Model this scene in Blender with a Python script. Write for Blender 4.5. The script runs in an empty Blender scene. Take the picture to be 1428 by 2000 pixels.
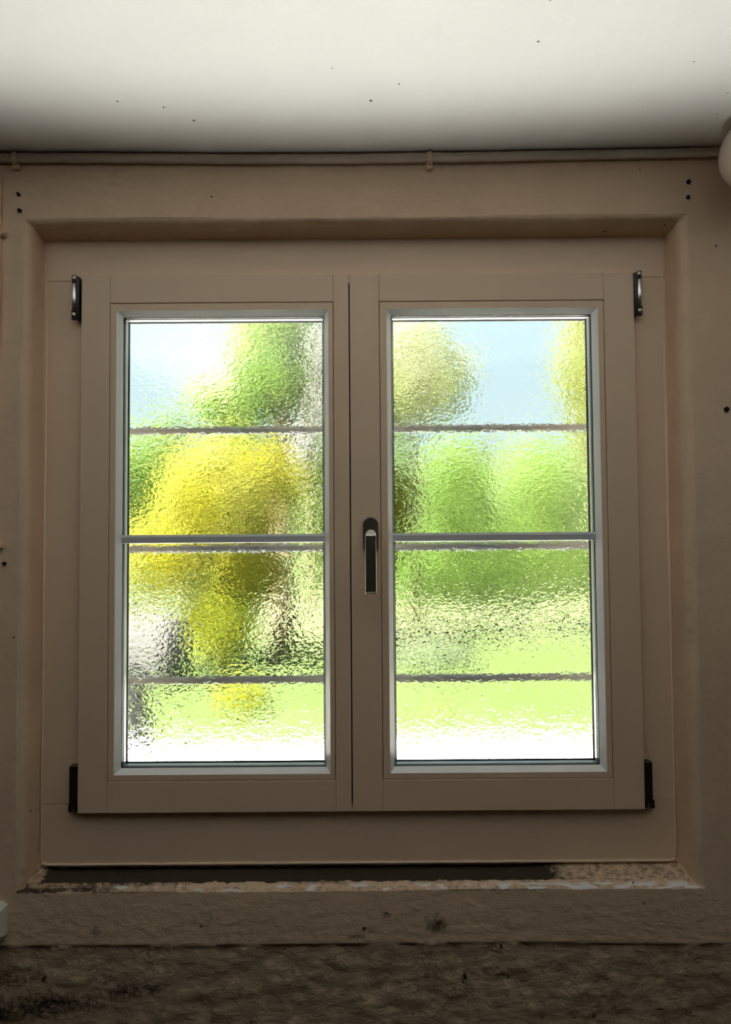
import bpy, bmesh, math, random
from mathutils import Vector, Matrix, noise

# ------------------------------------------------------------------ camera, sky, sun, exposure
SC = bpy.context.scene
COL = SC.collection
R = math.radians
cd = bpy.data.cameras.new('camera'); cam = bpy.data.objects.new('camera', cd); COL.objects.link(cam)
cd.sensor_fit = 'HORIZONTAL'; cd.sensor_width = 36.0; cd.lens = 36.0 * 1476 / 1428
cd.clip_start = 0.02; cd.clip_end = 1000
cam.location = (0, 0, 1.5)
cam.matrix_world = Matrix.Translation((0, 0, 1.5)) @ Matrix.Rotation(R(90 + 2.35), 4, 'X') @ Matrix.Rotation(R(-0.42), 4, 'Z')
SC.camera = cam

SKY_GAIN = 1.27
SUN_E = 105.0
UP_E = 121.0
world = bpy.data.worlds.new('sky'); SC.world = world; world.use_nodes = True
wt = world.node_tree; wt.nodes.clear()
wo = wt.nodes.new('ShaderNodeOutputWorld'); wb = wt.nodes.new('ShaderNodeBackground')
tc = wt.nodes.new('ShaderNodeTexCoord'); sx = wt.nodes.new('ShaderNodeSeparateXYZ')
rp = wt.nodes.new('ShaderNodeValToRGB')
rp.color_ramp.elements[0].position = 0.0; rp.color_ramp.elements[0].color = (.72, .86, .92, 1)
rp.color_ramp.elements[1].position = 1.0; rp.color_ramp.elements[1].color = (.22, .42, .75, 1)
e = rp.color_ramp.elements.new(.35); e.color = (.60, .82, .90, 1)
cn = wt.nodes.new('ShaderNodeTexNoise'); cn.inputs['Scale'].default_value = 4.0; cn.inputs['Detail'].default_value = 6
cr = wt.nodes.new('ShaderNodeMapRange'); cr.inputs['From Min'].default_value = .5; cr.inputs['From Max'].default_value = .72
mx = wt.nodes.new('ShaderNodeMixRGB'); mx.inputs['Color2'].default_value = (1.15, 1.15, 1.12, 1)
L = wt.links.new
L(tc.outputs['Generated'], sx.inputs[0]); L(sx.outputs['Z'], rp.inputs[0])
L(tc.outputs['Generated'], cn.inputs['Vector']); L(cn.outputs[0], cr.inputs[0])
L(cr.outputs[0], mx.inputs['Fac']); L(rp.outputs[0], mx.inputs['Color1'])
L(mx.outputs[0], wb.inputs['Color']); wb.inputs['Strength'].default_value = SKY_GAIN
L(wb.outputs[0], wo.inputs[0])

sd = bpy.data.lights.new('sun', 'SUN'); sun = bpy.data.objects.new('sun', sd); COL.objects.link(sun)
sd.energy = SUN_E; sd.angle = R(0.6); sd.color = (1, .955, .87)
sun.rotation_euler = Vector((.74, .42, -1.0)).to_track_quat('-Z', 'Y').to_euler()
sun.location = (-6, -4, 9)

# added unseen spot below the view, stands in for window light on the ceiling
ud = bpy.data.lights.new('added_ceiling_fill', 'SPOT'); up_l = bpy.data.objects.new('added_ceiling_fill', ud); COL.objects.link(up_l)
ud.energy = UP_E; ud.spot_size = R(45); ud.spot_blend = .46; ud.shadow_soft_size = .08; ud.color = (1, .985, .945)
up_l.location = (0.0, .475, .25); up_l.rotation_euler = (R(180), 0, 0); up_l.scale = (2.0, 1, 1)

vs = SC.view_settings
SC.display_settings.display_device = 'sRGB'
vs.view_transform = 'Standard'; vs.look = 'None'; vs.gamma = 1; vs.use_curve_mapping = False
vs.exposure = 0.0
cy = SC.cycles
cy.max_bounces = 16; cy.diffuse_bounces = 8; cy.transmission_bounces = 12; cy.glossy_bounces = 6
cy.transparent_max_bounces = 12; cy.caustics_refractive = True; cy.caustics_reflective = True
cy.use_denoising = True; cy.sample_clamp_indirect = 40; cy.blur_glossy = 0.5
cy.use_adaptive_sampling = False

# ------------------------------------------------------------------ helpers
def tag(o, label=None, cat=None, group=None, kind=None):
    if label: o['label'] = label
    if cat: o['category'] = cat
    if group: o['group'] = group
    if kind: o['kind'] = kind
    return o

def empty(name, loc=(0, 0, 0)):
    o = bpy.data.objects.new(name, None); o.location = loc; o.empty_display_size = .05
    COL.objects.link(o); return o

def link(name, me, m, parent=None, smooth=False):
    me.materials.clear(); me.materials.append(m)
    if smooth:
        me.polygons.foreach_set('use_smooth', [True] * len(me.polygons))
    o = bpy.data.objects.new(name, me); COL.objects.link(o)
    if parent is not None:
        o.parent = parent
        o.matrix_parent_inverse = Matrix.Translation(-world_loc(parent))
    return o

def world_loc(o):
    v = Vector(o.location)
    return v   # parents in this scene are never rotated and meshes sit in world space

def obj(name, bm, m, parent=None, smooth=False):
    me = bpy.data.meshes.new(name)
    bmesh.ops.recalc_face_normals(bm, faces=bm.faces)
    bm.to_mesh(me); bm.free()
    return link(name, me, m, parent, smooth)

def pydata(name, vs_, fs, m, parent=None, smooth=True):
    me = bpy.data.meshes.new(name); me.from_pydata(vs_, [], fs); me.update()
    return link(name, me, m, parent, smooth)

def add_box(bm, x0, x1, y0, y1, z0, z1, bev=0.0, seg=2):
    r = bmesh.ops.create_cube(bm, size=1.0)
    vsx = r['verts']
    for v in vsx:
        v.co = Vector(((x0 + x1) / 2 + v.co.x * (x1 - x0), (y0 + y1) / 2 + v.co.y * (y1 - y0), (z0 + z1) / 2 + v.co.z * (z1 - z0)))
    if bev:
        es = {e for v in vsx for e in v.link_edges}
        bmesh.ops.bevel(bm, geom=list(es), offset=bev, segments=seg, profile=.5, affect='EDGES')

def box(name, x0, x1, y0, y1, z0, z1, m, parent=None, bev=0.0, seg=2):
    bm = bmesh.new(); add_box(bm, x0, x1, y0, y1, z0, z1, bev, seg)
    return obj(name, bm, m, parent)

def add_tube(bm, pts, rad, n=12, cap=True, sx=1.0, sy=1.0):
    """tube along pts; rad is a number or a list"""
    pts = [Vector(p) for p in pts]
    rings = []
    up = Vector((0, 0, 1))
    for i, p in enumerate(pts):
        t = (pts[min(i + 1, len(pts) - 1)] - pts[max(i - 1, 0)]).normalized()
        a = t.cross(up if abs(t.z) < .95 else Vector((0, 1, 0))).normalized(); b = t.cross(a).normalized()
        r_ = rad[i] if isinstance(rad, (list, tuple)) else rad
        rings.append([bm.verts.new(p + a * math.cos(2 * math.pi * k / n) * r_ * sx + b * math.sin(2 * math.pi * k / n) * r_ * sy) for k in range(n)])
    for r0, r1 in zip(rings, rings[1:]):
        for k in range(n):
            bm.faces.new((r0[k], r0[(k + 1) % n], r1[(k + 1) % n], r1[k]))
    if cap:
        bm.faces.new(rings[0]); bm.faces.new(rings[-1])

def ring_frame(name, rect, prof, m, parent=None):
    """mitred frame: rect (x0,x1,z0,z1); prof is a closed list of (inset, y)"""
    x0, x1, z0, z1 = rect
    vv, ff = [], []
    n = len(prof)
    for cx, cz, sx_, sz_ in ((x0, z0, 1, 1), (x1, z0, -1, 1), (x1, z1, -1, -1), (x0, z1, 1, -1)):
        for ins, y in prof:
            vv.append((cx + sx_ * ins, y, cz + sz_ * ins))
    for c in range(4):
        d = (c + 1) % 4
        for k in range(n):
            l = (k + 1) % n
            ff.append((c * n + k, c * n + l, d * n + l, d * n + k))
    bm = bmesh.new()
    bv = [bm.verts.new(v) for v in vv]
    for f in ff: bm.faces.new([bv[i] for i in f])
    return obj(name, bm, m, parent)

# ------------------------------------------------------------------ materials
def mat(name, col, rough=.6, metal=0.0, spec=.5):
    m = bpy.data.materials.new(name); m.use_nodes = True
    b = m.node_tree.nodes['Principled BSDF']
    b.inputs['Base Color'].default_value = (*col, 1); b.inputs['Roughness'].default_value = rough
    b.inputs['Metallic'].default_value = metal; b.inputs['Specular IOR Level'].default_value = spec
    return m, m.node_tree, b

def add_noise(nt, scale, detail=4, rough=.6, vec=None, stretch=None):
    n = nt.nodes.new('ShaderNodeTexNoise'); n.inputs['Scale'].default_value = scale
    n.inputs['Detail'].default_value = detail; n.inputs['Roughness'].default_value = rough
    c = nt.nodes.new('ShaderNodeTexCoord')
    if stretch:
        mp = nt.nodes.new('ShaderNodeMapping'); mp.inputs['Scale'].default_value = stretch
        nt.links.new(c.outputs['Object'], mp.inputs[0]); nt.links.new(mp.outputs[0], n.inputs['Vector'])
    else:
        nt.links.new(c.outputs['Object'], n.inputs['Vector'])
    return n

def bump(nt, b, src, dist, strength=1.0, prev=None):
    bn = nt.nodes.new('ShaderNodeBump'); bn.inputs['Distance'].default_value = dist
    bn.inputs['Strength'].default_value = strength
    nt.links.new(src, bn.inputs['Height'])
    if prev is not None: nt.links.new(prev.outputs[0], bn.inputs['Normal'])
    if b is not None: nt.links.new(bn.outputs[0], b.inputs['Normal'])
    return bn

def vary(nt, b, c1, c2, src, lo=.4, hi=.6):
    mr = nt.nodes.new('ShaderNodeMapRange'); mr.inputs['From Min'].default_value = lo; mr.inputs['From Max'].default_value = hi
    mxx = nt.nodes.new('ShaderNodeMixRGB'); mxx.inputs['Color1'].default_value = (*c1, 1); mxx.inputs['Color2'].default_value = (*c2, 1)
    nt.links.new(src, mr.inputs[0]); nt.links.new(mr.outputs[0], mxx.inputs['Fac'])
    if b is not None: nt.links.new(mxx.outputs[0], b.inputs['Base Color'])
    return mxx

WALLC = (.80, .605, .43)
def plaster(name, c, c2, bumpd=.0006, dirt=False, specks=False):
    m, nt, b = mat(name, c, .85, 0, .25)
    n1 = add_noise(nt, 9, 5); mixc = vary(nt, b, c, c2, n1.outputs[0], .35, .7)
    n2 = add_noise(nt, 55, 6, .62); n3 = add_noise(nt, 260, 3, .6)
    bn = bump(nt, None, n2.outputs[0], bumpd * 1.6)
    bn2 = bump(nt, None if dirt else b, n3.outputs[0], bumpd * .45, prev=bn)
    if dirt:
        ar = nt.nodes.new('ShaderNodeAttribute'); ar.attribute_name = 'rough'
        nr = add_noise(nt, 34, 9, .68, stretch=(1, 1, 1.7)); nr.inputs['Distortion'].default_value = .5
        vr = nt.nodes.new('ShaderNodeTexVoronoi'); vr.inputs['Scale'].default_value = 45
        cr_ = nt.nodes.new('ShaderNodeTexCoord'); wr = nt.nodes.new('ShaderNodeMixRGB'); wr.inputs['Fac'].default_value = .06
        nt.links.new(cr_.outputs['Object'], wr.inputs['Color1']); nt.links.new(nr.outputs['Color'], wr.inputs['Color2']); nt.links.new(wr.outputs[0], vr.inputs['Vector'])
        ad1 = nt.nodes.new('ShaderNodeMath'); ad1.operation = 'MULTIPLY_ADD'; ad1.inputs[1].default_value = .25
        nt.links.new(vr.outputs['Distance'], ad1.inputs[0]); nt.links.new(nr.outputs[0], ad1.inputs[2])
        ml = nt.nodes.new('ShaderNodeMath'); ml.operation = 'MULTIPLY'
        nt.links.new(ad1.outputs[0], ml.inputs[0]); nt.links.new(ar.outputs['Fac'], ml.inputs[1])
        bump(nt, b, ml.outputs[0], .011, prev=bn2)
    last = mixc
    if dirt:
        at = nt.nodes.new('ShaderNodeAttribute'); at.attribute_name = 'dirt'
        n4 = add_noise(nt, 110, 5, .7)
        # dirt is broken up by fine noise
        ad = nt.nodes.new('ShaderNodeMath'); ad.operation = 'ADD'
        sb = nt.nodes.new('ShaderNodeMath'); sb.operation = 'MULTIPLY_ADD'; sb.inputs[1].default_value = 3.2; sb.inputs[2].default_value = -2.2
        nt.links.new(n4.outputs[0], sb.inputs[0]); nt.links.new(sb.outputs[0], ad.inputs[0])
        dm = nt.nodes.new('ShaderNodeMath'); dm.operation = 'MULTIPLY'; dm.inputs[1].default_value = 1.6
        nt.links.new(at.outputs['Fac'], dm.inputs[0]); nt.links.new(dm.outputs[0], ad.inputs[1])
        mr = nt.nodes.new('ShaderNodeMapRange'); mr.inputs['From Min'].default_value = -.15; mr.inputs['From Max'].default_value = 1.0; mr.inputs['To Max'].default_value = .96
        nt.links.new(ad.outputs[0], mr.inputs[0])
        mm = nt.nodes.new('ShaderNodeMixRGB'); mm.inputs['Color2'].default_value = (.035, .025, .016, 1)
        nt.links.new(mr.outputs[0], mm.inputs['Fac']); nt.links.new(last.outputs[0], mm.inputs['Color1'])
        ac = nt.nodes.new('ShaderNodeAttribute'); ac.attribute_name = 'chip_light'
        mc2 = nt.nodes.new('ShaderNodeMixRGB'); mc2.inputs['Color2'].default_value = (.88, .90, .92, 1)  # chipped white plaster, with window light on the sill edge put into the colour
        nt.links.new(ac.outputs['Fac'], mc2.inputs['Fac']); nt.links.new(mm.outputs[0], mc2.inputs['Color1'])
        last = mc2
    v = nt.nodes.new('ShaderNodeTexVoronoi'); v.inputs['Scale'].default_value = 24 if not specks else 26
    c_ = nt.nodes.new('ShaderNodeTexCoord'); nt.links.new(c_.outputs['Object'], v.inputs['Vector'])
    nn = add_noise(nt, 7, 2)
    mu = nt.nodes.new('ShaderNodeMapRange'); mu.inputs['From Min'].default_value = .36; mu.inputs['From Max'].default_value = .75
    mu.inputs['To Min'].default_value = 0; mu.inputs['To Max'].default_value = .09
    nt.links.new(nn.outputs[0], mu.inputs[0])
    lt = nt.nodes.new('ShaderNodeMath'); lt.operation = 'LESS_THAN'
    nt.links.new(v.outputs['Distance'], lt.inputs[0]); nt.links.new(mu.outputs[0], lt.inputs[1])
    m3 = nt.nodes.new('ShaderNodeMixRGB'); m3.inputs['Color2'].default_value = (.16, .12, .09, 1)
    nt.links.new(lt.outputs[0], m3.inputs['Fac']); nt.links.new(last.outputs[0], m3.inputs['Color1'])
    nt.links.new(m3.outputs[0], b.inputs['Base Color'])
    return m

M = {}
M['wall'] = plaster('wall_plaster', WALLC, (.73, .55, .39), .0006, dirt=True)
M['ceiling'] = plaster('ceiling_plaster', (.84, .845, .81), (.82, .825, .79), .0004, specks=True)
M['room'], nt_, b_ = mat('room_wall_paint', (.13, .095, .07), .9); n_ = add_noise(nt_, 30, 5); bump(nt_, b_, n_.outputs[0], .001)
M['floor'], nt_, b_ = mat('floor_screed', (.10, .07, .05), .8); n_ = add_noise(nt_, 12, 5)
vary(nt_, b_, (.10, .07, .05), (.07, .05, .035), n_.outputs[0]); bump(nt_, b_, n_.outputs[0], .002)
M['exterior'], nt_, b_ = mat('exterior_render', (.7, .67, .6), .9); n_ = add_noise(nt_, 60, 5); bump(nt_, b_, n_.outputs[0], .002)
M['pvc'], nt_, b_ = mat('white_window_paint', (.80, .615, .45), .38, 0, .45); n_ = add_noise(nt_, 350, 2); bump(nt_, b_, n_.outputs[0], .00004)
M['sealant'], _, _ = mat('cream_sealant', (.80, .63, .48), .5)
M['bead'], nt_, b_ = mat('bright_bead_plastic', (.92, .93, .94), .25, 0, .5)
M['gasket'], _, _ = mat('black_gasket', (.02, .018, .016), .5)
M['spacer'], nt_, b_ = mat('spacer_aluminium', (.42, .43, .45), .4, .8)
M['steel'], nt_, b_ = mat('satin_steel', (.55, .53, .50), .27, 1.0); n_ = add_noise(nt_, 300, 2, .5, stretch=(1, 1, .05)); bump(nt_, b_, n_.outputs[0], .00003)
M['steel_dark'], _, _ = mat('dark_steel_plate', (.2, .17, .14), .35, .9)
M['chrome'], _, _ = mat('hinge_chrome', (.92, .93, .94), .28, 1.0)
M['bronze'], _, _ = mat('hinge_cap', (.45, .40, .34), .3, 1.0)
M['dark'], _, _ = mat('dark_hinge_plastic', (.018, .015, .012), .35)
M['bar'], nt_, b_ = mat('galvanised_bar', (.165, .18, .205), .6, .2); n_ = add_noise(nt_, 90, 3); bump(nt_, b_, n_.outputs[0], .0004)
M['muntin'], _, _ = mat('grey_glazing_bar', (.66, .69, .72), .35, .1)
M['plastic'], _, _ = mat('white_switch_plastic', (.80, .79, .76), .25)
M['lampglass'], _, _ = mat('yellowed_lamp_plastic', (.58, .49, .40), .3)
M['hole'], _, _ = mat('screw_hole_dark', (.006, .005, .004), .9)
M['batten'], nt_, b_ = mat('painted_batten', (.62, .53, .43), .7)
n_ = add_noise(nt_, 40, 6, .7, stretch=(.15, 1, 2.5)); vary(nt_, b_, (.66, .56, .46), (.33, .27, .21), n_.outputs[0], .46, .75); bump(nt_, b_, n_.outputs[0], .0012)

# clear pane and hammered pane: real refracting glass
def glass(name, hammered=False):
    m = bpy.data.materials.new(name); m.use_nodes = True; nt = m.node_tree; nt.nodes.clear()
    o = nt.nodes.new('ShaderNodeOutputMaterial'); g = nt.nodes.new('ShaderNodeBsdfGlass')
    g.inputs['Roughness'].default_value = 0.0; g.inputs['IOR'].default_value = 1.5 if hammered else 1.5
    g.inputs['Color'].default_value = (.985, .995, .985, 1)
    nt.links.new(g.outputs[0], o.inputs[0])
    if hammered:
        c = nt.nodes.new('ShaderNodeTexCoord'); mp = nt.nodes.new('ShaderNodeMapping')
        mp.inputs['Scale'].default_value = (.72, 1, 1.0); mp.inputs['Rotation'].default_value = (0, .45, 0)
        nt.links.new(c.outputs['Object'], mp.inputs[0])
        n = nt.nodes.new('ShaderNodeTexNoise'); n.inputs['Scale'].default_value = 145; n.inputs['Detail'].default_value = 1.5
        n.inputs['Roughness'].default_value = .45; n.inputs['Distortion'].default_value = .6
        nt.links.new(mp.outputs[0], n.inputs['Vector'])
        n2 = nt.nodes.new('ShaderNodeTexNoise'); n2.inputs['Scale'].default_value = 28; n2.inputs['Detail'].default_value = 0
        nt.links.new(c.outputs['Object'], n2.inputs['Vector'])
        b1 = nt.nodes.new('ShaderNodeBump'); b1.inputs['Distance'].default_value = GLASS_BUMP
        b2 = nt.nodes.new('ShaderNodeBump'); b2.inputs['Distance'].default_value = GLASS_BUMP * 1.3
        nt.links.new(n.outputs[0], b1.inputs['Height']); nt.links.new(n2.outputs[0], b2.inputs['Height'])
        nt.links.new(b2.outputs[0], b1.inputs['Normal']); nt.links.new(b1.outputs[0], g.inputs['Normal'])
    return m
GLASS_BUMP = .00046
M['glass'] = glass('clear_glass'); M['hammered'] = glass('hammered_glass', True)

# outdoor colours
def ground_mat(name, c1, c2, scale, bd, rough=.9):
    m, nt, b = mat(name, c1, rough, 0, .2); n = add_noise(nt, scale, 6, .65); vary(nt, b, c1, c2, n.outputs[0]); 
    n2 = add_noise(nt, scale * 9, 4, .7); bump(nt, b, n2.outputs[0], bd); return m
M['lawn'] = ground_mat('lawn_grass', (.027, .042, .0065), (.033, .045, .011), 1.2, .03)
M['meadow'] = ground_mat('pale_meadow', (.056, .064, .028), (.046, .060, .020), 1.0, .03)  # paler, yellower grass colour than the lawn
M['paving'] = ground_mat('pale_paving', (.74, .73, .70), (.68, .67, .63), 3, .003)
M['hill'] = ground_mat('distant_hill', (.022, .023, .022), (.016, .021, .014), .03, .5)
M['stone'] = ground_mat('pale_stone', (.075, .072, .069), (.066, .064, .062), 5, .01)
M['rock'] = ground_mat('grey_rock', (.012, .013, .013), (.004, .006, .004), 9, .02)
def bark(name, c):
    m, nt, b = mat(name, c, .9); n = add_noise(nt, 14, 5, .7, stretch=(1, 1, .2))
    vary(nt, b, c, tuple(x * .55 for x in c), n.outputs[0]); bump(nt, b, n.outputs[0], .02); return m
M['bark'] = bark('tree_bark', (.17, .135, .07))
def leaf(name, c, c2):
    m = bpy.data.materials.new(name); m.use_nodes = True; nt = m.node_tree; nt.nodes.clear()
    o = nt.nodes.new('ShaderNodeOutputMaterial'); d = nt.nodes.new('ShaderNodeBsdfDiffuse'); t = nt.nodes.new('ShaderNodeBsdfTranslucent')
    mi = nt.nodes.new('ShaderNodeMixShader'); mi.inputs[0].default_value = .5
    n = add_noise(nt, 2.2, 3); mc = vary(nt, None, c, c2, n.outputs[0], .42, .62)
    nt.links.new(mc.outputs[0], d.inputs[0]); nt.links.new(mc.outputs[0], t.inputs[0])
    nt.links.new(d.outputs[0], mi.inputs[1]); nt.links.new(t.outputs[0], mi.inputs[2]); nt.links.new(mi.outputs[0], o.inputs[0])
    return m
M['leaf_lime'] = leaf('lime_leaves', (0.165, 0.25, 0.065), (0.205, 0.27, 0.09))
M['leaf_pale'] = leaf('pale_leaves', (0.23, 0.26, 0.11), (0.27, 0.28, 0.16))
M['leaf_dark'] = leaf('dark_leaves', (0.095, 0.155, 0.033), (0.12, 0.18, 0.045))
M['leaf_mid'] = leaf('mid_leaves', (0.12, 0.185, 0.04), (0.15, 0.205, 0.06))
M['leaf_yellow'] = leaf('yellow_blossom', (0.21, 0.2, 0.016), (0.24, 0.235, 0.05))
M['leaf_ochre'] = leaf('ochre_blossom', (0.22, 0.22, 0.02), (0.2, 0.24, 0.03))
M['leaf_white'] = leaf('white_blossom', (0.33, 0.32, 0.3), (0.3, 0.31, 0.26))
M['leaf_golden'] = leaf('golden_leaves', (0.17, 0.19, 0.045), (0.19, 0.2, 0.06))
M['leaf_grey'] = leaf('grey_leaves', (0.13, 0.165, 0.09), (0.15, 0.18, 0.11))

# ------------------------------------------------------------------ room shell
WY = 1.27                      # room face of the window wall
OX0, OX1, OZ0, OZ1 = -.570, .5415, .9315, 2.049      # opening at the wall face
FX0, FX1, FZ0, FZ1 = -.567, .5343, .949, 2.0395      # where the reveal meets the fixed frame
FY = 1.325
RX0, RX1, RY0, RZ1 = -1.6, 1.6, -2.2, 2.1665
def ceil_z(x, y):
    sag = .008 * math.exp(-((x + .02) / .5) ** 2)
    return RZ1 + .0075 - sag + .0012 * noise.noise(Vector((x * 6, y * 6, 3)))

def sstep(a, b, x):
    t = max(0, min(1, (x - a) / (b - a))); return t * t * (3 - 2 * t)

def fbm(p, o=4):
    s = 0; a = 1
    for _ in range(o):
        s += a * noise.noise(p); p = p * 2.03; a *= .5
    return s

def blob(x, z, cx, cz, rx, rz):
    return math.exp(-(((x - cx) / rx) ** 2 + ((z - cz) / rz) ** 2))

def crack_z(x):
    return .8405 + .004 * noise.noise(Vector((x * 5, 7, 0))) + .0012 * noise.noise(Vector((x * 40, 3, 0))) - .004 * sstep(.2, .6, x)

STAINS = [(.112, .872, .022, .016, .95), (.10, .79, .035, .08, .28), (-.02, .855, .02, .008, .7), (.0, .86, .02, .01, .4),
          (-.59, .79, .05, .02, .62), (-.53, .745, .09, .022, .92), (-.40, .765, .035, .016, .85), (-.355, .77, .02, .012, .8), (-.43, .78, .02, .02, .5),
          (-.62, .73, .08, .02, .9), (-.1, .775, .02, .012, .4), (.38, .74, .05, .02, .4), (.22, .79, .01, .006, .9), (.23, .785, .008, .006, .8),
          (-.45, .865, .01, .008, .7), (-.50, .882, .012, .006, .5), (-.27, .88, .03, .02, .25), (.03, .89, .01, .006, .7)]

def build_wall():
    N = (300, 290)                 # samples along horizontal and vertical sides
    def ring(x0, x1, z0, z1):
        pts = []
        for i in range(N[0]): pts.append((x0 + (x1 - x0) * i / N[0], z0, 0))
        for i in range(N[1]): pts.append((x1, z0 + (z1 - z0) * i / N[1], 1))
        for i in range(N[0]): pts.append((x1 - (x1 - x0) * i / N[0], z1, 2))
        for i in range(N[1]): pts.append((x0, z1 - (z1 - z0) * i / N[1], 3))
        return pts
    rings = []
    # reveal rings: from behind the frame to the front, then round the arris
    K = 16
    for k in range(K + 1):
        a = k / K                    # 0 = back (y 1.335), 1 = start of the arris
        y = 1.335 + (WY + .014 - 1.335) * a
        f = (1.335 - y) / (1.335 - WY)
        rings.append(('rev', y, f, 0.0))
    for k in range(1, 8):
        th = math.pi / 2 * k / 8
        rings.append(('arc', 0, 1, th))
    dist = [0, .0012]
    d = .0012
    while d < .27:
        d += .0024 if d < .03 else .0031; dist.append(d)
    for d in dist: rings.append(('face', WY, 1, d))
    vv = []; dirt = []; rgh = []; chip_light = []
    def lerp(a, b, t): return a + (b - a) * t
    rs = (.004, .017, .012, .016)      # arris radius: bottom, right, top, left
    for kind, y, f, d in rings:
        if kind == 'rev':
            x0, x1, z0, z1 = lerp(FX0, OX0, f), lerp(FX1, OX1, f), lerp(FZ0, OZ0, f), lerp(FZ1, OZ1, f)
            ins = 0
        elif kind == 'arc':
            x0, x1, z0, z1 = OX0 - rs[3] * (1 - math.cos(d)) * .8, OX1 + rs[1] * (1 - math.cos(d)) * .8, OZ0 - rs[0] * (1 - math.cos(d)), OZ1 + rs[2] * (1 - math.cos(d)) * .8
        else:
            x0 = OX0 - rs[3] * .8 - d; x1 = OX1 + rs[1] * .8 + d; z0 = OZ0 - rs[0] - d; z1 = OZ1 + rs[2] * .8 + d * .40
        for x, z, side in ring(x0, x1, z0, z1):
            dt = 0; rg = 0; ch = 0
            if kind == 'arc':
                yy = WY + .014 * (1 - math.sin(d))
            else: yy = y
            p = Vector((x * 9, yy * 9, z * 9))
            if kind in ('rev', 'arc'):
                n1 = .0012 * fbm(p * 1.4, 3)
                rag = .0012 * noise.noise(Vector((x * 130, z * 130, 1))) * (1 if kind == 'arc' else .2)
                o = n1 + rag
                if side == 0:
                    tr = sstep(1.288, 1.2935, yy + .003 * noise.noise(Vector((x * 45, 0, 5))) + .002 * noise.noise(Vector((x * 150, 0, 5))))
                    tr *= sstep(-.566, -.535, x) * (1 - .75 * sstep(.25, .36, x + .02 * noise.noise(Vector((yy * 60, x * 20, 0)))))
                    z -= .012 * tr + .003 * abs(fbm(Vector((x * 30, yy * 60, 2)), 3)) * sstep(1.272, 1.29, yy)
                    if yy > 1.32: z += .004 * sstep(1.32, 1.33, yy)
                    dt = max(tr * 1.9, .42 * (1 - sstep(-.38, -.30, x)) + .12 + .22 * noise.noise(Vector((x * 12, yy * 40, 8))))
                    if yy < 1.279: dt = dt * .35 + .25 * max(0, noise.noise(Vector((x * 30, 4, 1)))) + (.5 if x < -.42 else .30)
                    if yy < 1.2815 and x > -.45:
                        ch = .9 * sstep(.10, .24, noise.noise(Vector((x * 38, yy * 90, 6))) + .35 * sstep(-.1, .5, x) - .12)  # whitened front edge: chips plus painted window light
                    elif yy < 1.2935: dt += .28 + .35 * noise.noise(Vector((x * 25, yy * 50, 17)))
                    z += rag * 2 + .0015 * noise.noise(Vector((x * 60, yy * 60, 3)))
                elif side == 2: z += o; 
                elif side == 1: x += o
                else: x += o
            else:
                und = .0016 * fbm(Vector((x * 4, z * 4, 2)), 3) + .00045 * fbm(Vector((x * 45, z * 60, 4)), 3)
                low = 1 - sstep(-.0016, .0016, z - crack_z(x))
                lip = blob(0, z, 0, crack_z(x) + .006, 1, .006)
                rough = .0030 * fbm(Vector((x * 22, z * 40, 9)), 5) * low + .0008 * fbm(Vector((x * 60, z * 90, 5)), 3) * (1 - sstep(.86, .95, z))
                yy = y - und - rough + .0030 * low - .0006 * lip
                yy += .003 * noise.noise(Vector((x * 25, z * 25, 12))) * low
                if d == 0 and side == 0: z += .0022 * noise.noise(Vector((x * 90, 0, 3))) + .0015 * noise.noise(Vector((x * 240, 0, 3)))
                for cx, cz, rx, rz, a in STAINS:
                    if abs(x - cx) < 3 * rx and abs(z - cz) < 3 * rz: dt = max(dt, a * blob(x, z, cx, cz, rx, rz))
                dt += .06 * low + .14 * blob(0, z, 0, crack_z(x), 1, .0035)
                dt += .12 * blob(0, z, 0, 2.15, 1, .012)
                rg = low + .22 * (1 - sstep(.86, .97, z)) + .05
            rgh.append(rg); chip_light.append(ch); vv.append((x, yy, z)); dirt.append(max(0, min(2, dt)))
    per = 2 * (N[0] + N[1]); ff = []
    for r in range(len(rings) - 1):
        for i in range(per):
            j = (i + 1) % per
            ff.append((r * per + i, (r + 1) * per + i, (r + 1) * per + j, r * per + j))
    # last strip out to the room corners
    base = len(vv)
    for x, z, side in ring(RX0, RX1, 0, 2.2): vv.append((x, WY, z)); dirt.append(.1); rgh.append(.1); chip_light.append(0)
    r = len(rings) - 1
    for i in range(per):
        j = (i + 1) % per
        ff.append((r * per + i, base + i, base + j, r * per + j))
    me = bpy.data.meshes.new('wall_front'); me.from_pydata(vv, [], ff); me.update()
    at = me.attributes.new('dirt', 'FLOAT', 'POINT'); at.data.foreach_set('value', dirt)
    for nm, dat in (('rough', rgh), ('chip_light', chip_light)):
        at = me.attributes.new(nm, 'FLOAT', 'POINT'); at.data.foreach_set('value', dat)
    o = link('wall_front', me, M['wall'], None, True)
    return tag(o, 'whitewashed plaster wall around the window, rough and stained along the bottom', 'wall', kind='structure')
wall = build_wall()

# outer leaf of the wall with a clear opening
def outer_wall():
    bm = bmesh.new()
    y0, y1 = 1.336, 1.56
    X0, X1, Z0, Z1 = -.535, .505, .965, 2.02
    # four blocks round the opening
    add_box(bm, RX0 - .2, X0, y0, y1, -.3, 2.45); add_box(bm, X1, RX1 + .2, y0, y1, -.3, 2.45)
    add_box(bm, X0, X1, y0, y1, -.3, Z0); add_box(bm, X0, X1, y0, y1, Z1, 2.45)
    return obj('wall_outer', bm, M['exterior'])
tag(outer_wall(), 'outer masonry of the window wall, seen as the deep outer reveal', 'wall', kind='structure')

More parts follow.
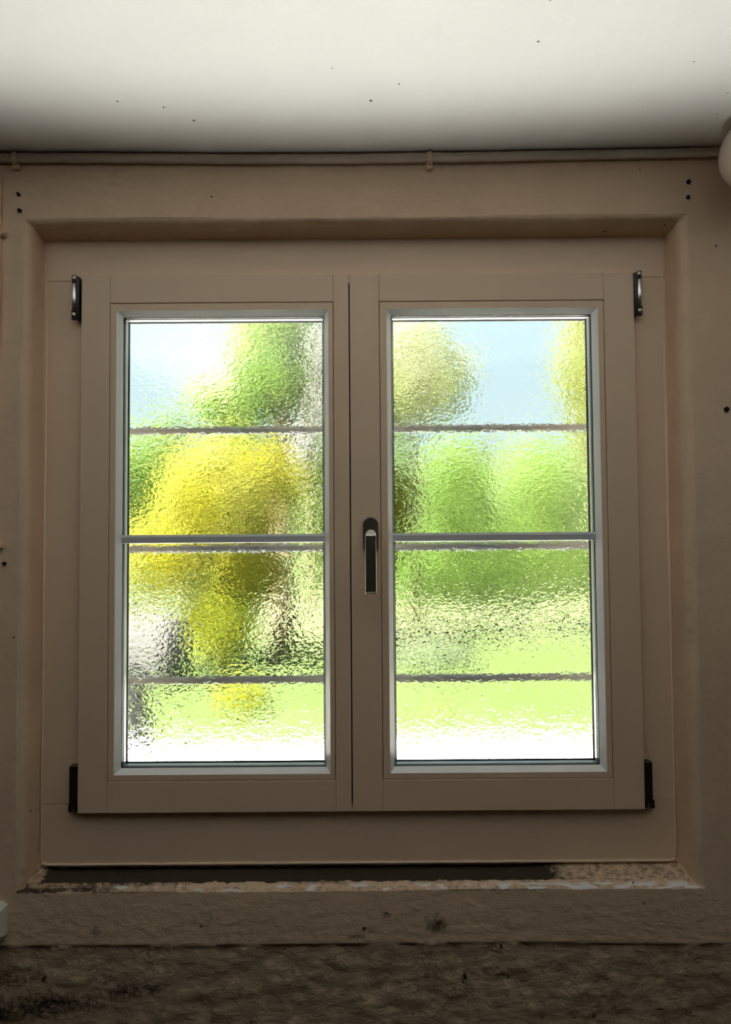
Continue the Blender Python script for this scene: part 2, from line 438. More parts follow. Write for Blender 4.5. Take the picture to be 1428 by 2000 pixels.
def ceiling():
    nx, ny = 220, 240; vv = []; ff = []
    for j in range(ny + 1):
        t = j / ny; y = 1.30 - (1.30 - RY0) * (t ** 1.6)
        for i in range(nx + 1):
            x = RX0 + (RX1 - RX0) * i / nx
            z = ceil_z(x, y) + .0012 * fbm(Vector((x * 3, y * 3, 0)), 3) - .0012 * sstep(.04, .0, 1.27 - y) * abs(noise.noise(Vector((x * 20, 0, 4))))
            vv.append((x, y, z))
    for j in range(ny):
        for i in range(nx):
            a = j * (nx + 1) + i; ff.append((a, a + 1, a + nx + 2, a + nx + 1))
    return pydata('ceiling', vv, ff, M['ceiling'])
tag(ceiling(), 'off-white plaster ceiling brightened by an added spot', 'ceiling', kind='structure')
tag(box('roof_slab', RX0 - .2, RX1 + .2, RY0 - .2, 1.56, 2.21, 2.45, M['exterior']), 'thick slab above the ceiling', 'roof', kind='structure')
tag(box('floor', RX0 - .2, RX1 + .2, RY0 - .2, 1.30, -.1, 0, M['floor']), 'brown floor of the room', 'floor', kind='structure')
tag(box('wall_left', RX0 - .2, RX0, RY0 - .2, 1.336, 0, 2.21, M['room']), 'left wall of the room', 'wall', kind='structure')
tag(box('wall_right', RX1, RX1 + .2, RY0 - .2, 1.336, 0, 2.21, M['room']), 'right wall of the room', 'wall', kind='structure')
tag(box('wall_back', RX0, RX1, RY0 - .2, RY0, 0, 2.21, M['room']), 'wall behind the viewer', 'wall', kind='structure')

# ------------------------------------------------------------------ the window
win = tag(empty('window_1', (0, 1.325, .949)), 'cream painted double casement window with hammered glass in a plaster opening', 'window', kind='structure')
P = M['pvc']
SX0, SXM0, SXM1, SX1 = -.496, -.0272, -.0252, .4740     # sash edges
SZ0, SZ1 = 1.0420, 1.9725
SY = 1.310
# fixed frame: full-width rails, jambs between them
fy0, fy1 = FY, 1.395
box('frame_rail', FX0 - .006, FX1 + .006, fy0, fy1, SZ1 - .004, FZ1 + .006, P, win, .0012)
box('frame_rail', FX0 - .006, FX1 + .006, fy0, fy1, FZ0 - .002, SZ0 + .0105, P, win, .0012)
box('frame_jamb', FX0 - .006, SX0 + .018, fy0, fy1, SZ0 + .0108, SZ1 - .0043, P, win, .0008)
box('frame_jamb', SX1 - .018, FX1 + .006, fy0, fy1, SZ0 + .0108, SZ1 - .0043, P, win, .0008)
bm = bmesh.new()
ps = [(FX0 + .004, 1.326, FZ1 - .01), (FX0 + .003, 1.3255, FZ0 + .012), (FX0 + .006, 1.3245, FZ0 + .004), (FX0 + .014, 1.324, FZ0 + .0015)]
ps += [(FX0 + .02 + (FX1 - FX0 - .04) * i / 60, 1.324 + .0006 * noise.noise(Vector((i * .7, 0, 0))), FZ0 + .0015 + .0007 * noise.noise(Vector((i * .5, 3, 0)))) for i in range(61)]
ps += [(FX1 - .006, 1.3245, FZ0 + .004), (FX1 - .003, 1.3255, FZ0 + .012), (FX1 - .003, 1.326, FZ1 - .01)]
add_tube(bm, ps, .0024, 8)
tag(obj('sealant_bead', bm, M['sealant'], win, True), 'cream sealant line')

def make_sash(x0, x1, gx0, gx1, sx0, sx1):
    """x0..x1 sash, gx0..gx1 groove lines, sx0..sx1 outer edge of the bright bead"""
    gz0, gz1 = 1.0950, 1.9238
    bz0, bz1 = 1.1058, 1.9105
    # body: ring behind the glass that carries the leaves
    body = ring_frame('sash', (x0 + .004, x1 - .004, SZ0 + .004, SZ1 - .004),
                      [(.012, SY + .014), (sx0 - x0 + .004, SY + .014), (sx0 - x0 + .004, 1.3495), (sx0 - x0 + .0045, 1.3495), (sx0 - x0 + .0045, 1.380), (.012, 1.380)], P, win)
    # the real opening is not symmetric: rebuild body as four bars
    bpy.data.objects.remove(body)
    bm = bmesh.new(); i_ = .0055
    yb0, yb1 = 1.3500, 1.3665
    add_box(bm, x0 + .010, sx0 + i_, yb0, yb1, SZ0 + .01, SZ1 - .01); add_box(bm, sx1 - i_, x1 - (.010 if x1 > 0 else .0), yb0, yb1, SZ0 + .01, SZ1 - .01)
    add_box(bm, sx0 + i_, sx1 - i_, yb0, yb1, SZ0 + .01, bz0 + i_); add_box(bm, sx0 + i_, sx1 - i_, yb0, yb1, bz1 - i_, SZ1 - .01)
    s = obj('sash', bm, P, win)
    b = .0011
    box('stile', x0, gx0, SY, 1.3495, SZ0, SZ1, P, s, b); box('stile', gx1, x1, SY, 1.3495, SZ0, SZ1, P, s, b)
    box('rail', gx0 + .0002, gx1 - .0002, SY, 1.3495, SZ0, gz0, P, s, .0009); box('rail', gx0 + .0002, gx1 - .0002, SY, 1.3495, gz1, SZ1, P, s, .0009)
    # flat glazing bead in four mitred pieces, bright bevel inside it
    go = .0012
    def quad_ring(name, A, B, ya, yb, back, m, parent):
        (ax0, ax1, az0, az1), (bx0, bx1, bz0_, bz1_) = A, B
        ca = [(ax0, az0), (ax1, az0), (ax1, az1), (ax0, az1)]; cb = [(bx0, bz0_), (bx1, bz0_), (bx1, bz1_), (bx0, bz1_)]
        out = []
        for k in range(4):
            l = (k + 1) % 4
            bmq = bmesh.new()
            f = [bmq.verts.new((ca[k][0], ya, ca[k][1])), bmq.verts.new((ca[l][0], ya, ca[l][1])), bmq.verts.new((cb[l][0], yb, cb[l][1])), bmq.verts.new((cb[k][0], yb, cb[k][1]))]
            g = [bmq.verts.new((v.co.x, back, v.co.z)) for v in f]
            bmq.faces.new(f); bmq.faces.new(g[::-1])
            for a in range(4): bmq.faces.new((f[a], f[(a + 1) % 4], g[(a + 1) % 4], g[a]))
            out.append(obj(name, bmq, m, parent))
        return out
    quad_ring('glazing_bead', (gx0 + go, gx1 - go, gz0 + go, gz1 - go), (sx0, sx1, bz0, bz1), SY + .0008, SY + .0008, 1.3345, P, s)
    for o in quad_ring('bright_bevel', (sx0, sx1, bz0, bz1), (sx0 + .0082, sx1 - .0082, bz0 + .0082, bz1 - .0082), SY + .0006, SY + .0130, 1.3250, M['bead'], s):
        o['label'] = 'bright white bevel strip around the glass'
    ox0, ox1, oz0, oz1 = sx0 + .0075, sx1 - .0075, bz0 + .0075, bz1 - .0075
    ring_frame('gasket', (ox0, ox1, oz0, oz1), [(0, 1.3252), (.0018, 1.3252), (.0022, 1.3280), (0, 1.3280)], M['gasket'], s)
    box('inner_pane', ox0 - .004, ox1 + .004, 1.3283, 1.3313, oz0 - .004, oz1 + .004, M['glass'], s)
    ring_frame('spacer', (ox0 - .004, ox1 + .004, oz0 - .004, oz1 + .004), [(0, 1.3315), (.0060, 1.3315), (.0075, 1.3330), (.0075, 1.3430), (.0060, 1.3445), (0, 1.3445)], M['spacer'], s)
    ring_frame('gasket', (ox0 - .003, ox1 + .003, oz0 - .003, oz1 + .003), [(0, 1.3482), (.0085, 1.3482), (.0085, 1.3498), (0, 1.3498)], M['gasket'], s)
    bm = bmesh.new()
    add_box(bm, ox0 - .004, ox1 + .004, 1.3447, 1.3480, oz0 - .004, oz1 + .004)
    o = obj('hammered_pane', bm, M['hammered'], s); o['label'] = 'hammered obscure glass pane'
    # glazing bar stuck across the room side of the glass
    bmz = bmesh.new()
    z0, z1 = 1.5020, 1.5168
    pr = [(1.3277, z0), (1.3250, z0), (1.3217, z0 + .0005), (1.3213, z1 - .004), (1.3227, z1 - .0025), (1.3250, z1), (1.3277, z1)]
    xa, xb = ox0 + .0006, ox1 - .0006
    va = [bmz.verts.new((xa, y, z)) for y, z in pr]; vb = [bmz.verts.new((xb, y, z)) for y, z in pr]
    bmz.faces.new(va); bmz.faces.new(vb[::-1])
    for k in range(len(pr)): bmz.faces.new((va[k], va[(k + 1) % len(pr)], vb[(k + 1) % len(pr)], vb[k]))
    o = obj('glazing_bar', bmz, M['muntin'], s); o['label'] = 'grey horizontal glazing bar across the pane'
    return s
sashL = make_sash(SX0, SXM0, -.4460, -.0540, -.4345, -.0630)
sashL['label'] = 'left sash of the window'
sashR = make_sash(SXM1, SX1, .0262, .4210, .0391, .4103)
sashR['label'] = 'right sash of the window, with the handle'
# dark seal at the meeting of the two sashes
box('meeting_seal', SXM0 - .004, SXM1 + .004, 1.329, 1.334, SZ0 + .01, SZ1 - .008, M['gasket'], win)
bm = bmesh.new(); add_box(bm, SXM0 - .0035, SXM1 + .0035, SY - .0004, SY + .004, SZ1 - .008, SZ1 - .0005, .0003)
# short cover piece in the top of the joint
bm.free()
box('joint_cap', SXM0 + .0001, SXM1 - .0001, SY + .0006, SY + .006, SZ0 + .0004, SZ0 + .008, P, win)
box('joint_cap', SXM0 + .0001, SXM1 - .0001, SY + .0006, SY + .006, SZ1 - .016, SZ1 - .0004, P, win)

# hinges
def hinge_top(x, side):
    h = empty('hinge', (x, SY, 1.935)); h.parent = win; h.matrix_parent_inverse = Matrix.Translation(-world_loc(win))
    z0, z1 = 1.8945, 1.9735; y = SY - .0005; r = .0050
    def cyl(n, za, zb, rr, m, lab=None):
        b = bmesh.new(); dz = .0008
        add_tube(b, [(x, y, za), (x, y, za + dz), (x, y, zb - dz), (x, y, zb)], [rr * .8, rr, rr, rr * .8], 20)
        o = link_child(n, b, m, h); 
        if lab: o['label'] = lab
    def link_child(n, b, m, par):
        me = bpy.data.meshes.new(n); bmesh.ops.recalc_face_normals(b, faces=b.faces); b.to_mesh(me); b.free()
        o = link(n, me, m, None, True); o.parent = par
        o.matrix_parent_inverse = Matrix.Translation(-Vector(par.location)); return o
    cyl('hinge_cap', z1 - .011, z1, r * .98, M['bronze'], 'bronze coloured hinge cap')
    cyl('hinge_ring', z1 - .0145, z1 - .011, r * .85, M['dark'])
    cyl('hinge_barrel', z0 + .0165, z1 - .0145, r * .92, M['chrome'], 'polished chrome hinge barrel')
    cyl('hinge_ring', z0 + .013, z0 + .0165, r, M['dark'])
    cyl('hinge_cap', z0 + .003, z0 + .013, r * .98, M['bronze'], 'bronze coloured hinge cap')
    cyl('hinge_ring', z0, z0 + .003, r * .9, M['dark'])
    b = bmesh.new(); xs = sorted((x + side * .0030, x + side * .0095))
    add_box(b, xs[0], xs[1], SY - .0035, 1.3255, z0, z1 - .003, .0006)
    link_child('hinge_leaf', b, M['dark'], h)
    return h
hinge_top(-.5085, 1)
hinge_top(.4835, -1)
def hinge_low(x, side):
    h = empty('hinge', (x, SY, 1.08)); h.parent = win; h.matrix_parent_inverse = Matrix.Translation(-world_loc(win))
    def ch(n, b, m):
        me = bpy.data.meshes.new(n); bmesh.ops.recalc_face_normals(b, faces=b.faces); b.to_mesh(me); b.free()
        o = link(n, me, m, None, False); o.parent = h; o.matrix_parent_inverse = Matrix.Translation(-Vector(h.location)); return o
    z0, z1 = 1.0435, 1.1225
    b = bmesh.new(); add_box(b, x - .0068, x + .0068, SY - .002, 1.3255, z0 + .012, z1, .0018, 3); ch('hinge_cover', b, M['dark'])
    for k, (dx, dz, r) in enumerate(((-.0045, .0, .0028), (.001, .0015, .0026), (.0058, -.0005, .0022))):
        b = bmesh.new(); xx = x - side * dx
        add_tube(b, [(xx, SY + .004, z0 + dz), (xx, SY + .004, z0 + .004), (xx, SY + .004, z0 + .014)], [r * .8, r, r * .9], 12)
        ch('hinge_pin', b, M['bronze'] if k == 1 else M['dark'])
    b = bmesh.new(); add_box(b, x - side * .010, x - side * .0065, SY + .003, 1.3255, z0 + .0005, z0 + .0125, .0008); ch('hinge_leaf', b, M['dark'])
    b = bmesh.new(); add_tube(b, [(x - side * .001, SY - .0015, z0 + .0145), (x - side * .001, SY - .0035, z0 + .0145)], .0017, 10); ch('screw', b, M['steel'])
hinge_low(-.5032, 1)
hinge_low(.4805, -1)

# handle on the right sash: rosette, neck, lever
HX = .0082
def rounded_slab(bm, outline, y0, y1, ch):
    """outline list (x,z); front face at y0 with chamfer ch"""
    cx = sum(p[0] for p in outline) / len(outline); cz = sum(p[1] for p in outline) / len(outline)
    def inset(p, d):
        v = Vector((p[0] - cx, 0, p[1] - cz)); l = v.length
        return (p[0] - v.x / l * d, p[1] - v.z / l * d)
    rows = [[(p, y1) for p in outline], [(p, y0 + ch) for p in outline], [(inset(p, ch * .3), y0 + ch * .3) for p in outline], [(inset(p, ch), y0) for p in outline]]
    R_ = [[bm.verts.new((p[0], y, p[1])) for p, y in row] for row in rows]
    n = len(outline)
    for a, b in zip(R_, R_[1:]):
        for k in range(n): bm.faces.new((a[k], a[(k + 1) % n], b[(k + 1) % n], b[k]))
    bm.faces.new(R_[0]); bm.faces.new(R_[-1])
def stadium(cx, z0, z1, r, n=12):
    o = [(cx + r * math.cos(math.pi * k / n), z1 - r + r * math.sin(math.pi * k / n)) for k in range(n + 1)]
    o += [(cx + r * math.cos(math.pi + math.pi * k / n), z0 + r + r * math.sin(math.pi + math.pi * k / n)) for k in range(n + 1)]
    return o
hx_w = HX * 1.31 / 1.262
bm = bmesh.new(); rounded_slab(bm, stadium(hx_w, 1.480, 1.5455, .0132), SY - .009, SY, .002)
pl = obj('handle_plate', bm, M['steel_dark'], sashR); pl['label'] = 'dark steel oval handle plate'
M['lever_face'], _, _ = mat('lever_dark_reflection', (.012, .009, .007), .45, .0, .2)  # near-black colour stands in for the dark room reflected in the metal
def lever():
    bm = bmesh.new()
    w = .0091; zt, zb = 1.5225, 1.4160; ya, yb_ = 1.2565, 1.2655
    out = [(HX + w * math.cos(math.pi * k / 16), zt - w * 1.15 + w * 1.15 * math.sin(math.pi * k / 16)) for k in range(17)]
    out += [(HX - w * 1.03, zb + .0012), (HX - w * .95, zb), (HX + w * .95, zb), (HX + w * 1.03, zb + .0012)]
    n = len(out)
    def ins(p, d):
        zc = min(max(p[1], zb + .010), zt - w * 1.15); v = Vector((p[0] - HX, 0, p[1] - zc)); l = max(v.length, 1e-6)
        return (p[0] - math.copysign(min(abs(v.x), d), v.x) if abs(v.z) < 1e-5 or p[1] < zb + .002 else p[0] - v.x / l * d, p[1] + (d if p[1] < zb + .002 else -v.z / l * d))
    rows = []
    for d, y, dz in ((.0012, yb_, 0), (0, yb_ - .001, 0), (0, ya + .0016, 0), (.0006, ya + .0004, 0), (.0013, ya, 0), (.0022, ya + .0002, 0), (.0028, ya + .0009, 0)):
        row = []
        for p in out:
            q = ins(p, d) if d else p
            back = .008 * sstep(zt - .016, zt, q[1]) ** 1.6      # the top bends back to the neck
            row.append(bm.verts.new((q[0], y + back, q[1])))
        rows.append(row)
    for a, b in zip(rows, rows[1:]):
        for k in range(n): bm.faces.new((a[k], a[(k + 1) % n], b[(k + 1) % n], b[k]))
    bm.faces.new(rows[0])
    # face built as a grid of strips so that it follows the bend
    top = rows[-1]; m = 16
    for k in range(8):
        a, b, c, d = top[k], top[k + 1], top[m - k - 1], top[m - k]
        if c is b: continue
        bm.faces.new((a, b, c, d) if b is not c else (a, b, d))
    bm.faces.new([top[0]] + [top[16]] + top[17:])
    for f in bm.faces:
        if all(v in top for v in f.verts): f.material_index = 1
    # neck from the plate into the bend
    add_tube(bm, [(HX, SY - .006, 1.5130), (HX, SY - .020, 1.5130), (HX, SY - .034, 1.5125), (HX, yb_ - .0005, 1.5080)], [.0082, .0076, .0074, .0070], 20)
    o = obj('handle_lever', bm, M['steel'], sashR, False); o.data.materials.append(M['lever_face']); o['label'] = 'steel lever with bright rims, pointing down, dark room reflection painted on its face'
    return o
lever()

# outer sill and grille bars outside the glass
s_ = tag(empty('security_grille', (0, 1.45, 1.49)), 'three grey horizontal security bars just outside the hammered glass', 'grille')
for z in (1.7185, 1.4915, 1.2420):
    b = bmesh.new(); add_tube(b, [(-.534, 1.45, z - .0005), (-.2, 1.45, z), (.2, 1.45, z + .0006), (.504, 1.45, z + .001)], .0072, 16); obj('bar', b, M['bar'], s_, True)
bm = bmesh.new(); add_box(bm, -.535, .505, 1.386, 1.58, .955, .967, .002)
tag(obj('trim_1', bm, M['exterior']), 'outer window sill', 'sill', kind='structure')

# ------------------------------------------------------------------ things on the wall
# batten under the ceiling with two clips
bt = empty('wall_batten', (0, WY, 2.155))
tag(bt, 'thin cream painted wooden strip running along the top of the wall under the ceiling', 'batten')
def batten_z(x): return ceil_z(x, 1.26) - .0042
def build_batten():
    vv = []; ff = []; N = 400
    for i in range(N + 1):
        x = -1.55 + (.606 + 1.55) * i / N
        zt = batten_z(x) + .0005 * noise.noise(Vector((x * 30, 0, 0))); h = .0150
        w = .0005 * noise.noise(Vector((x * 55, 2, 0)))
        for y, z in ((1.272, zt - .003), (1.2600, zt + w), (1.2585, zt - .0012), (1.2578 + w, zt - h * .45), (1.2580, zt - h + .0015), (1.2595, zt - h), (1.264, zt - h + w), (1.266, zt - h + .0035), (1.272, zt - h + .0035)):
            vv.append((x, y, z))
    m = 9
    for i in range(N):
        for k in range(m):
            l = (k + 1) % m; ff.append((i * m + k, i * m + l, (i + 1) * m + l, (i + 1) * m + k))
    ff.append(tuple(range(m))); ff.append(tuple(range(N * m, N * m + m)))
    bm = bmesh.new(); bv = [bm.verts.new(v) for v in vv]
    for f in ff: bm.faces.new([bv[i] for i in f])
    return obj('batten_strip', bm, M['batten'], bt)
build_batten()
for x in (-.5925, .1132):
    zt = batten_z(x); b = bmesh.new()
    add_box(b, x - .0042, x + .0042, 1.2552, 1.2590, zt - .019, zt + .0005, .0012); add_box(b, x - .0042, x + .0042, 1.2552, 1.272, zt - .0185, zt - .0158, .0008)
    add_box(b, x - .0058, x + .0058, 1.262, 1.272, zt - .026, zt - .016, .0015)
    o = obj('strap_clip', b, M['wall'], bt); o['label'] = 'painted-over strap clip'

# round lamp at the right edge, hung from the ceiling close to the wall
GX, GY, GZ, GR = .6235, 1.165, 2.108, .0585
lp = tag(empty('globe_lamp', (GX, GY, 2.16)), 'round off-white plastic lamp under the ceiling at the right edge of the picture', 'lamp')
bm = bmesh.new(); bmesh.ops.create_uvsphere(bm, u_segments=48, v_segments=32, radius=GR)
for v in bm.verts: v.co = Vector((v.co.x, v.co.y, v.co.z * .98)) + Vector((GX, GY, GZ))
obj('lamp_shade', bm, M['lampglass'], lp, True)
bm = bmesh.new(); add_tube(bm, [(GX, GY, 2.150), (GX, GY, 2.160), (GX, GY, 2.161), (GX, GY, 2.176)], [.020, .024, .028, .028], 32); obj('lamp_base', bm, M['lampglass'], lp, True)

# surface socket at the lower left and the cable that rises from it
sk = tag(empty('wall_socket', (-.645, WY, .88)), 'white surface-mounted socket box low on the wall at the left edge', 'socket')
bm = bmesh.new()
X0, X1, Z0, Z1 = -.700, -.5945, .849, .9150
rows = []
for ins, y in ((0, 1.275), (0, 1.262), (.0025, 1.252), (.011, 1.238), (.0145, 1.2345)):
    i2 = ins; c = .006
    rows.append([bm.verts.new(q) for q in ((X0 + i2, y, Z0 + i2 + c), (X0 + i2 + c, y, Z0 + i2), (X1 - i2 - c * 2.2, y, Z0 + i2), (X1 - i2, y, Z0 + i2 + c * 2.4), (X1 - i2, y, Z1 - i2 - c), (X1 - i2 - c, y, Z1 - i2), (X0 + i2 + c, y, Z1 - i2), (X0 + i2, y, Z1 - i2 - c))])
for a, b in zip(rows, rows[1:]):
    for k in range(8): bm.faces.new((a[k], a[(k + 1) % 8], b[(k + 1) % 8], b[k]))
bm.faces.new(rows[0]); bm.faces.new(rows[-1])
obj('socket_body', bm, M['plastic'], sk)
bm = bmesh.new(); add_tube(bm, [(-.6475, 1.2352, .882), (-.6475, 1.2335, .882)], [.0205, .0195], 28); obj('socket_face', bm, M['plastic'], sk)

cb = tag(empty('wall_cable', (-.621, WY, .92)), 'painted-over cable running up the wall at the left edge', 'cable')
bm = bmesh.new()
pts = [(-.6215 + .0012 * noise.noise(Vector((z_ * 6, 0, 0))), 1.2665, z_) for z_ in [.905 + (2.13 - .905) * i / 60 for i in range(61)]]
add_tube(bm, pts, .0042, 10); obj('cable_run', bm, M['wall'], cb, True)
for z_ in (2.030, 1.50):
    bm = bmesh.new(); add_box(bm, -.627, -.6085, 1.2610, 1.2715, z_ - .0045, z_ + .0045, .0018); add_tube(bm, [(-.6115, 1.262, z_), (-.6115, 1.2585, z_)], [.0028, .0022], 10)
    o = obj('cable_clip', bm, M['wall'], cb)

# screw holes in the wall (pieces of the wall)
for x, z, r in ((-.5893, 2.1003, .0027), (-.5868, 2.0717, .0031), (.5565, 2.1131, .0035), (.5549, 2.0864, .0028), (.6108, 1.721, .0040), (-.606, 1.47, .003), (-.533, .7905, .0018), (.2175, .8375, .0018), (.1575, .789, .0028), (-.0075, .868, .0018)):
    bm = bmesh.new(); n = 14; cx, cz = x, z
    o_ = [(cx + r * (1 + .25 * noise.noise(Vector((k, x * 50, z * 50)))) * math.cos(2 * math.pi * k / n), cz + r * (1 + .25 * noise.noise(Vector((k, x * 40, 9)))) * math.sin(2 * math.pi * k / n)) for k in range(n)]
    a = [bm.verts.new((p[0], 1.2655, p[1])) for p in o_]; b = [bm.verts.new((p[0], 1.285, p[1])) for p in o_]
    bm.faces.new(a); bm.faces.new(b)
    for k in range(n): bm.faces.new((a[k], a[(k + 1) % n], b[(k + 1) % n], b[k]))
    obj('screw_hole', bm, M['hole'], wall)

# ------------------------------------------------------------------ the garden outside (ground at z = 0.2)
G = .2
def ground(name, y0, y1, z, m, x0=-60, x1=60, wob=.0, n=80, label='', depth=.06):
    bm = bmesh.new(); top0 = []; top1 = []
    for i in range(n + 1):
        x = x0 + (x1 - x0) * i / n
        a = y0 + wob * noise.noise(Vector((x * .6, y0, 0))); b = y1 + wob * noise.noise(Vector((x * .6, y1, 0)))
        top0.append((bm.verts.new((x, a, z)), bm.verts.new((x, a, z - depth)))); top1.append((bm.verts.new((x, b, z)), bm.verts.new((x, b, z - depth))))
    for i in range(n):
        bm.faces.new((top0[i][0], top0[i + 1][0], top1[i + 1][0], top1[i][0]))
        bm.faces.new((top0[i][1], top0[i + 1][1], top0[i + 1][0], top0[i][0])); bm.faces.new((top1[i][1], top1[i + 1][1], top1[i + 1][0], top1[i][0]))
    return tag(obj(name, bm, m), label, 'ground', kind='structure')
ground('lawn', -6, 140, G, M['lawn'], -90, 90, label='lime green lawn behind the window')
ground('terrace', 1.56, 4.95, G + .03, M['paving'], -9, 9, .22, 120, label='pale sunlit paving just outside the window')
ground('meadow', 10.1, 18.5, G + .02, M['meadow'], -20, 20, .5, 120, label='strip of pale grass beyond the lawn')
def hill():
    vv = []; ff = []; N = 60
    for i in range(N + 1):
        x = -160 + 320 * i / N; h = 17 + 5 * noise.noise(Vector((x * .02, 0, 0))) + 2 * noise.noise(Vector((x * .1, 5, 0)))
        for y, z in ((112, -1), (122, h * .6), (135, h), (150, -1)): vv.append((x, y, z))
    for i in range(N):
        for k in range(3): a = i * 4 + k; ff.append((a, a + 4, a + 5, a + 1))
    return tag(pydata('hill', vv, ff, M['hill']), 'low greyish hill on the horizon', 'hill', kind='structure')
hill()

def px(x, y, Y):
    """point seen at image position x, y at distance Y (measured off the photograph)"""
    f = 1476; u = (x - 714) / f; v = (1000 - y) / f; p = R(2.35); r = R(.42)
    u, v = u * math.cos(r) + v * math.sin(r), -u * math.sin(r) + v * math.cos(r)
    d = math.cos(p) - v * math.sin(p)
    return u / d * Y, 1.5 + (math.sin(p) + v * math.cos(p)) / d * Y

def foliage(name, blobs, n, size, m, parent, seed):
    rnd = random.Random(seed); vv = []; ff = []
    wts = [b[3] * b[4] * b[5] for b in blobs]; tot = sum(wts)
    for (cx, cy_, cz, rx, ry, rz), w in zip(blobs, wts):
        for _ in range(int(n * w / tot)):
            while True:
                d = Vector((rnd.gauss(0, 1), rnd.gauss(0, 1), rnd.gauss(0, 1)))
                if d.length > .01: break
            d.normalize()
            lump = 1 + .22 * noise.noise(d * 2.3 + Vector((seed, 0, 0)))
            q = rnd.random() ** .42 * lump
            c = Vector((cx + d.x * rx * q, cy_ + d.y * ry * q, cz + d.z * rz * q))
            if c.z < G + .02: continue
            nrm = (d + Vector((rnd.uniform(-1, 1), rnd.uniform(-1, 1), rnd.uniform(-.6, 1)))).normalized()
            a = nrm.orthogonal().normalized(); a = (Matrix.Rotation(rnd.uniform(0, 6.28), 3, nrm) @ a); b = nrm.cross(a)
            s = size * rnd.uniform(.6, 1.25); i = len(vv)
            vv += [c - a * s, c - b * s * .45 + nrm * s * .12, c + a * s, c + b * s * .45 + nrm * s * .12]
            ff.append((i, i + 1, i + 2, i + 3))
    o = pydata(name, [tuple(v) for v in vv], ff, m, parent, False); o['kind'] = 'stuff'; return o

def tree(name, label, cat, base, blobs, n, size, m, seed, trunk=None, group=None, extra=None):
    x, y = base
    t = tag(empty(name, (x, y, G)), label, cat, group)
    foliage('foliage', blobs, n, size, m, t, seed)
    if extra: foliage('lower_foliage', extra[0], extra[1], size, extra[2], t, seed + 50)
    r = trunk or .05
    top = max(b[2] for b in blobs)
    bm = bmesh.new(); rnd = random.Random(seed)
    zs = [G - .05 + (top - G) * k / 6 for k in range(7)]
    add_tube(bm, [(x + rnd.uniform(-.3, .3) * r * (k > 0), y, z) for k, z in enumerate(zs)], [r * (1.25 - .13 * k) for k in range(7)], 12)
    for k in range(7):
        a = rnd.uniform(0, 6.28); z = G + (top - G) * rnd.uniform(.45, .9); l = .5 * blobs[0][3]
        add_tube(bm, [(x, y, z), (x + math.cos(a) * l * .5, y + math.sin(a) * l * .5, z + l * .45), (x + math.cos(a) * l, y + math.sin(a) * l, z + l * .8)], [r * .45, r * .3, r * .12], 6)
    obj('trunk' if cat == 'tree' else 'stems', bm, M['bark'], t, True)
    return t

def B(x, y, Y, rpx, rpz, dep=1.0):
    """crown lobe centred at image position, radii in image pixels"""
    X, Z = px(x, y, Y); k = Y / 1476
    return (X, Y, Z, rpx * k, rpx * k * dep, rpz * k)

# yellow flowering bush, left pane
tree('flowering_bush', 'large round yellow flowering bush behind the left pane', 'bush', (px(440, 1100, 8)[0], 8),
     [B(440, 965, 8, 135, 125), B(330, 1080, 8, 105, 90), B(460, 1080, 8, 90, 90), B(545, 930, 8.1, 60, 70)], 9000, .05, M['leaf_yellow'], 3, .05,
     extra=([B(430, 1210, 8, 75, 85), B(500, 1120, 8.1, 60, 60)], 3000, M['leaf_ochre']))
# tree with trunk beside the bush
tree('lime_tree', 'lime green tree with a brown trunk, right of the yellow bush', 'tree', (px(548, 1290, 9.2)[0], 9.2),
     [B(525, 705, 9.2, 85, 110), B(450, 790, 9.2, 95, 50), B(540, 600, 9.3, 90, 90), B(565, 780, 9.4, 45, 55)], 7000, .055, M['leaf_lime'], 5, .13)
tree('blossom_tree', 'slim tree with white blossom at the right edge of the left pane', 'tree', (px(606, 1170, 13)[0], 13),
     [B(618, 740, 13, 38, 120), B(596, 880, 13, 30, 60), B(650, 690, 13, 30, 80)], 6000, .06, M['leaf_white'], 7, .05)
tree('green_shrub', 'green shrub at the left edge of the left pane', 'shrub', (px(262, 1150, 14)[0], 14),
     [B(262, 930, 14, 75, 105), B(200, 1000, 14, 80, 150)], 5000, .07, M['leaf_mid'], 9, .05)
# right pane
tree('pale_tree', 'pale green young tree behind the upper left of the right pane', 'tree', (px(815, 1260, 10)[0], 10),
     [B(800, 690, 10, 95, 85), B(825, 760, 10, 100, 70), B(900, 715, 10, 40, 40), B(760, 800, 10, 80, 60)], 6500, .05, M['leaf_pale'], 11, .045)
tree('dark_shrub', 'dark green evergreen shrub behind the middle of the right pane', 'shrub', (px(880, 1198, 16.2)[0], 16.2),
     [B(880, 965, 16.2, 95, 120), B(850, 1110, 16.2, 110, 90), B(960, 1090, 16.2, 85, 115)], 12000, .06, M['leaf_dark'], 13, .05)
tree('broad_shrub', 'broad green shrub right of the darker evergreen, right pane', 'shrub', (px(1060, 1198, 19.5)[0], 19.5),
     [B(1030, 960, 19.5, 120, 115), B(1130, 970, 19.5, 90, 120), B(1040, 1090, 19.5, 130, 100), B(1140, 1100, 19.5, 90, 90)], 15000, .06, M['leaf_mid'], 15, .05)
tree('golden_tree', 'golden green tree at the right edge of the right pane', 'tree', (px(1175, 1300, 11)[0], 11),
     [B(1140, 720, 11, 62, 130), B(1180, 820, 11, 70, 120), B(1165, 620, 11, 60, 80)], 6000, .05, M['leaf_golden'], 17, .045)
tree('yellow_bush', 'small yellow flowering bush at the left edge of the right pane', 'bush', (px(768, 1200, 10.5)[0], 10.5),
     [B(768, 990, 10.5, 38, 75), B(750, 1060, 10.5, 35, 60)], 2600, .045, M['leaf_yellow'], 19, .03)
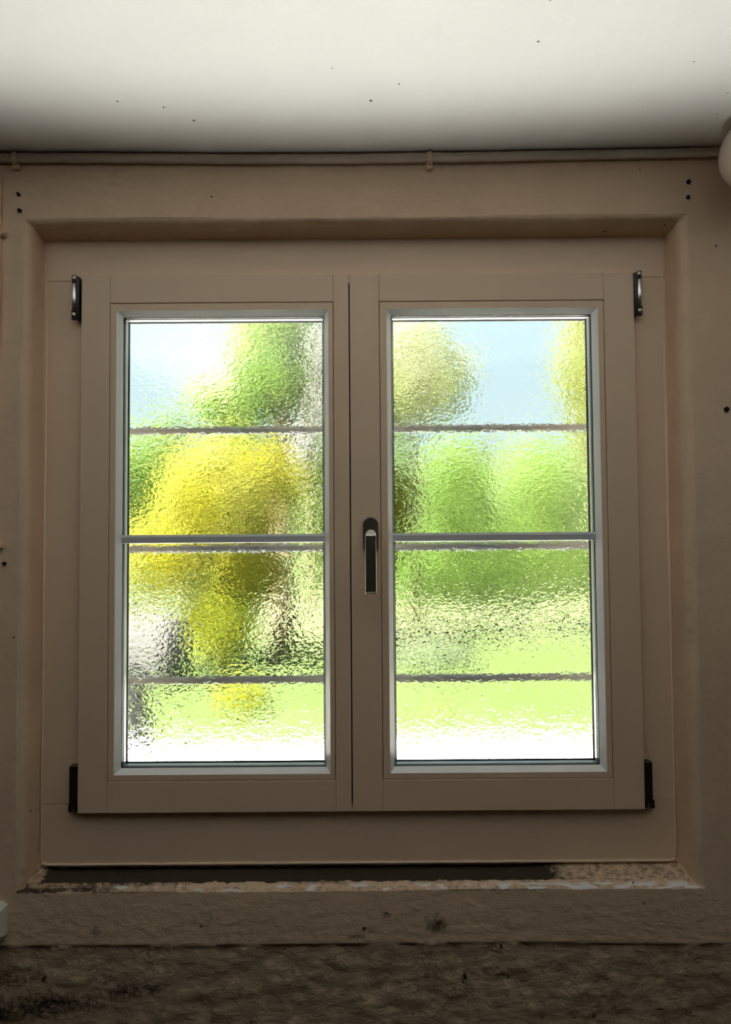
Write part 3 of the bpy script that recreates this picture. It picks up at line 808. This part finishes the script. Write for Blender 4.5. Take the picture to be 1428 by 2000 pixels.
tree('grey_green_clump', 'low grey green clump on the lawn, lower left of the right pane', 'shrub', (px(850, 1300, 8.1)[0], 8.1),
     [B(835, 1278, 8.1, 90, 24), B(900, 1288, 8.1, 45, 16)], 3000, .035, M['leaf_grey'], 21, .02)
tree('flower_clump', 'low ochre flower clump in front of the lawn, left pane', 'flowers', (px(470, 1390, 6.1)[0], 6.1),
     [B(470, 1360, 6.1, 55, 34)], 1500, .025, M['leaf_ochre'], 23, .01)
tree('flower_clump', 'low yellow flower clump near the paving, right pane', 'flowers', (px(860, 1415, 5.8)[0], 5.8),
     [B(862, 1402, 5.8, 48, 20)], 1200, .022, M['leaf_golden'], 25, .01)
# far treeline, each its own
far = [(150, 30, 800, 60), (330, 25, 800, 60), (480, 29, 790, 60), (620, 24, 810, 62), (760, 30, 825, 60), (900, 25, 845, 62), (1060, 30, 850, 62), (1230, 25, 850, 66)]
names = ['outermost left tree of the far treeline', 'second tree from the left in the far treeline', 'third tree from the left in the far treeline', 'far tree behind the white blossom',
         'far tree hidden behind the middle of the window', 'far tree behind the dark evergreen shrub', 'far tree behind the broad shrub', 'outermost right tree of the far treeline']
for k, ((x, Y, top, w), lb) in enumerate(zip(far, names)):
    tree('far_tree', lb, 'tree', (px(x, 1100, Y)[0], Y), [B(x, top + 75, Y, w, 75), B(x - 20, top + 170, Y, w * 1.05, 90), B(x + 15, top + 250, Y, w, 80)], 3500, .12, M['leaf_mid' if k % 2 else 'leaf_dark'], 40 + k, .12, group='trees of the far treeline')

def rock(name, label, cx, cz_base, Y, rx, rz, m, seed, cat, leanx=0, square=0):
    bm = bmesh.new(); bmesh.ops.create_icosphere(bm, subdivisions=4, radius=1)
    X, Z = px(cx, cz_base, Y)
    for v in bm.verts:
        d = v.co.normalized()
        s = 1 + .13 * fbm(d * 1.6 + Vector((seed, 0, 0)), 3)
        q = Vector([math.copysign(abs(c) ** (1 - square), c) for c in d]) * s
        v.co = Vector((X + q.x * rx + leanx * q.z, Y + q.y * rx * .8, max(G - .03, G + rz * .9 + q.z * rz)))
    return tag(obj(name, bm, m, None, True), label, cat)
rock('pale_boulder', 'pale grey rounded boulder on the lawn at the left edge of the left pane', 295, 1310, 7.3, .34, .32, M['stone'], 2, 'boulder', square=.45)
rock('grey_rock', 'dark grey mossy rock leaning at the lower left corner of the left pane', 262, 1470, 4.9, .09, .27, M['rock'], 6, 'rock', leanx=-.05)

bpy.context.view_layer.update()
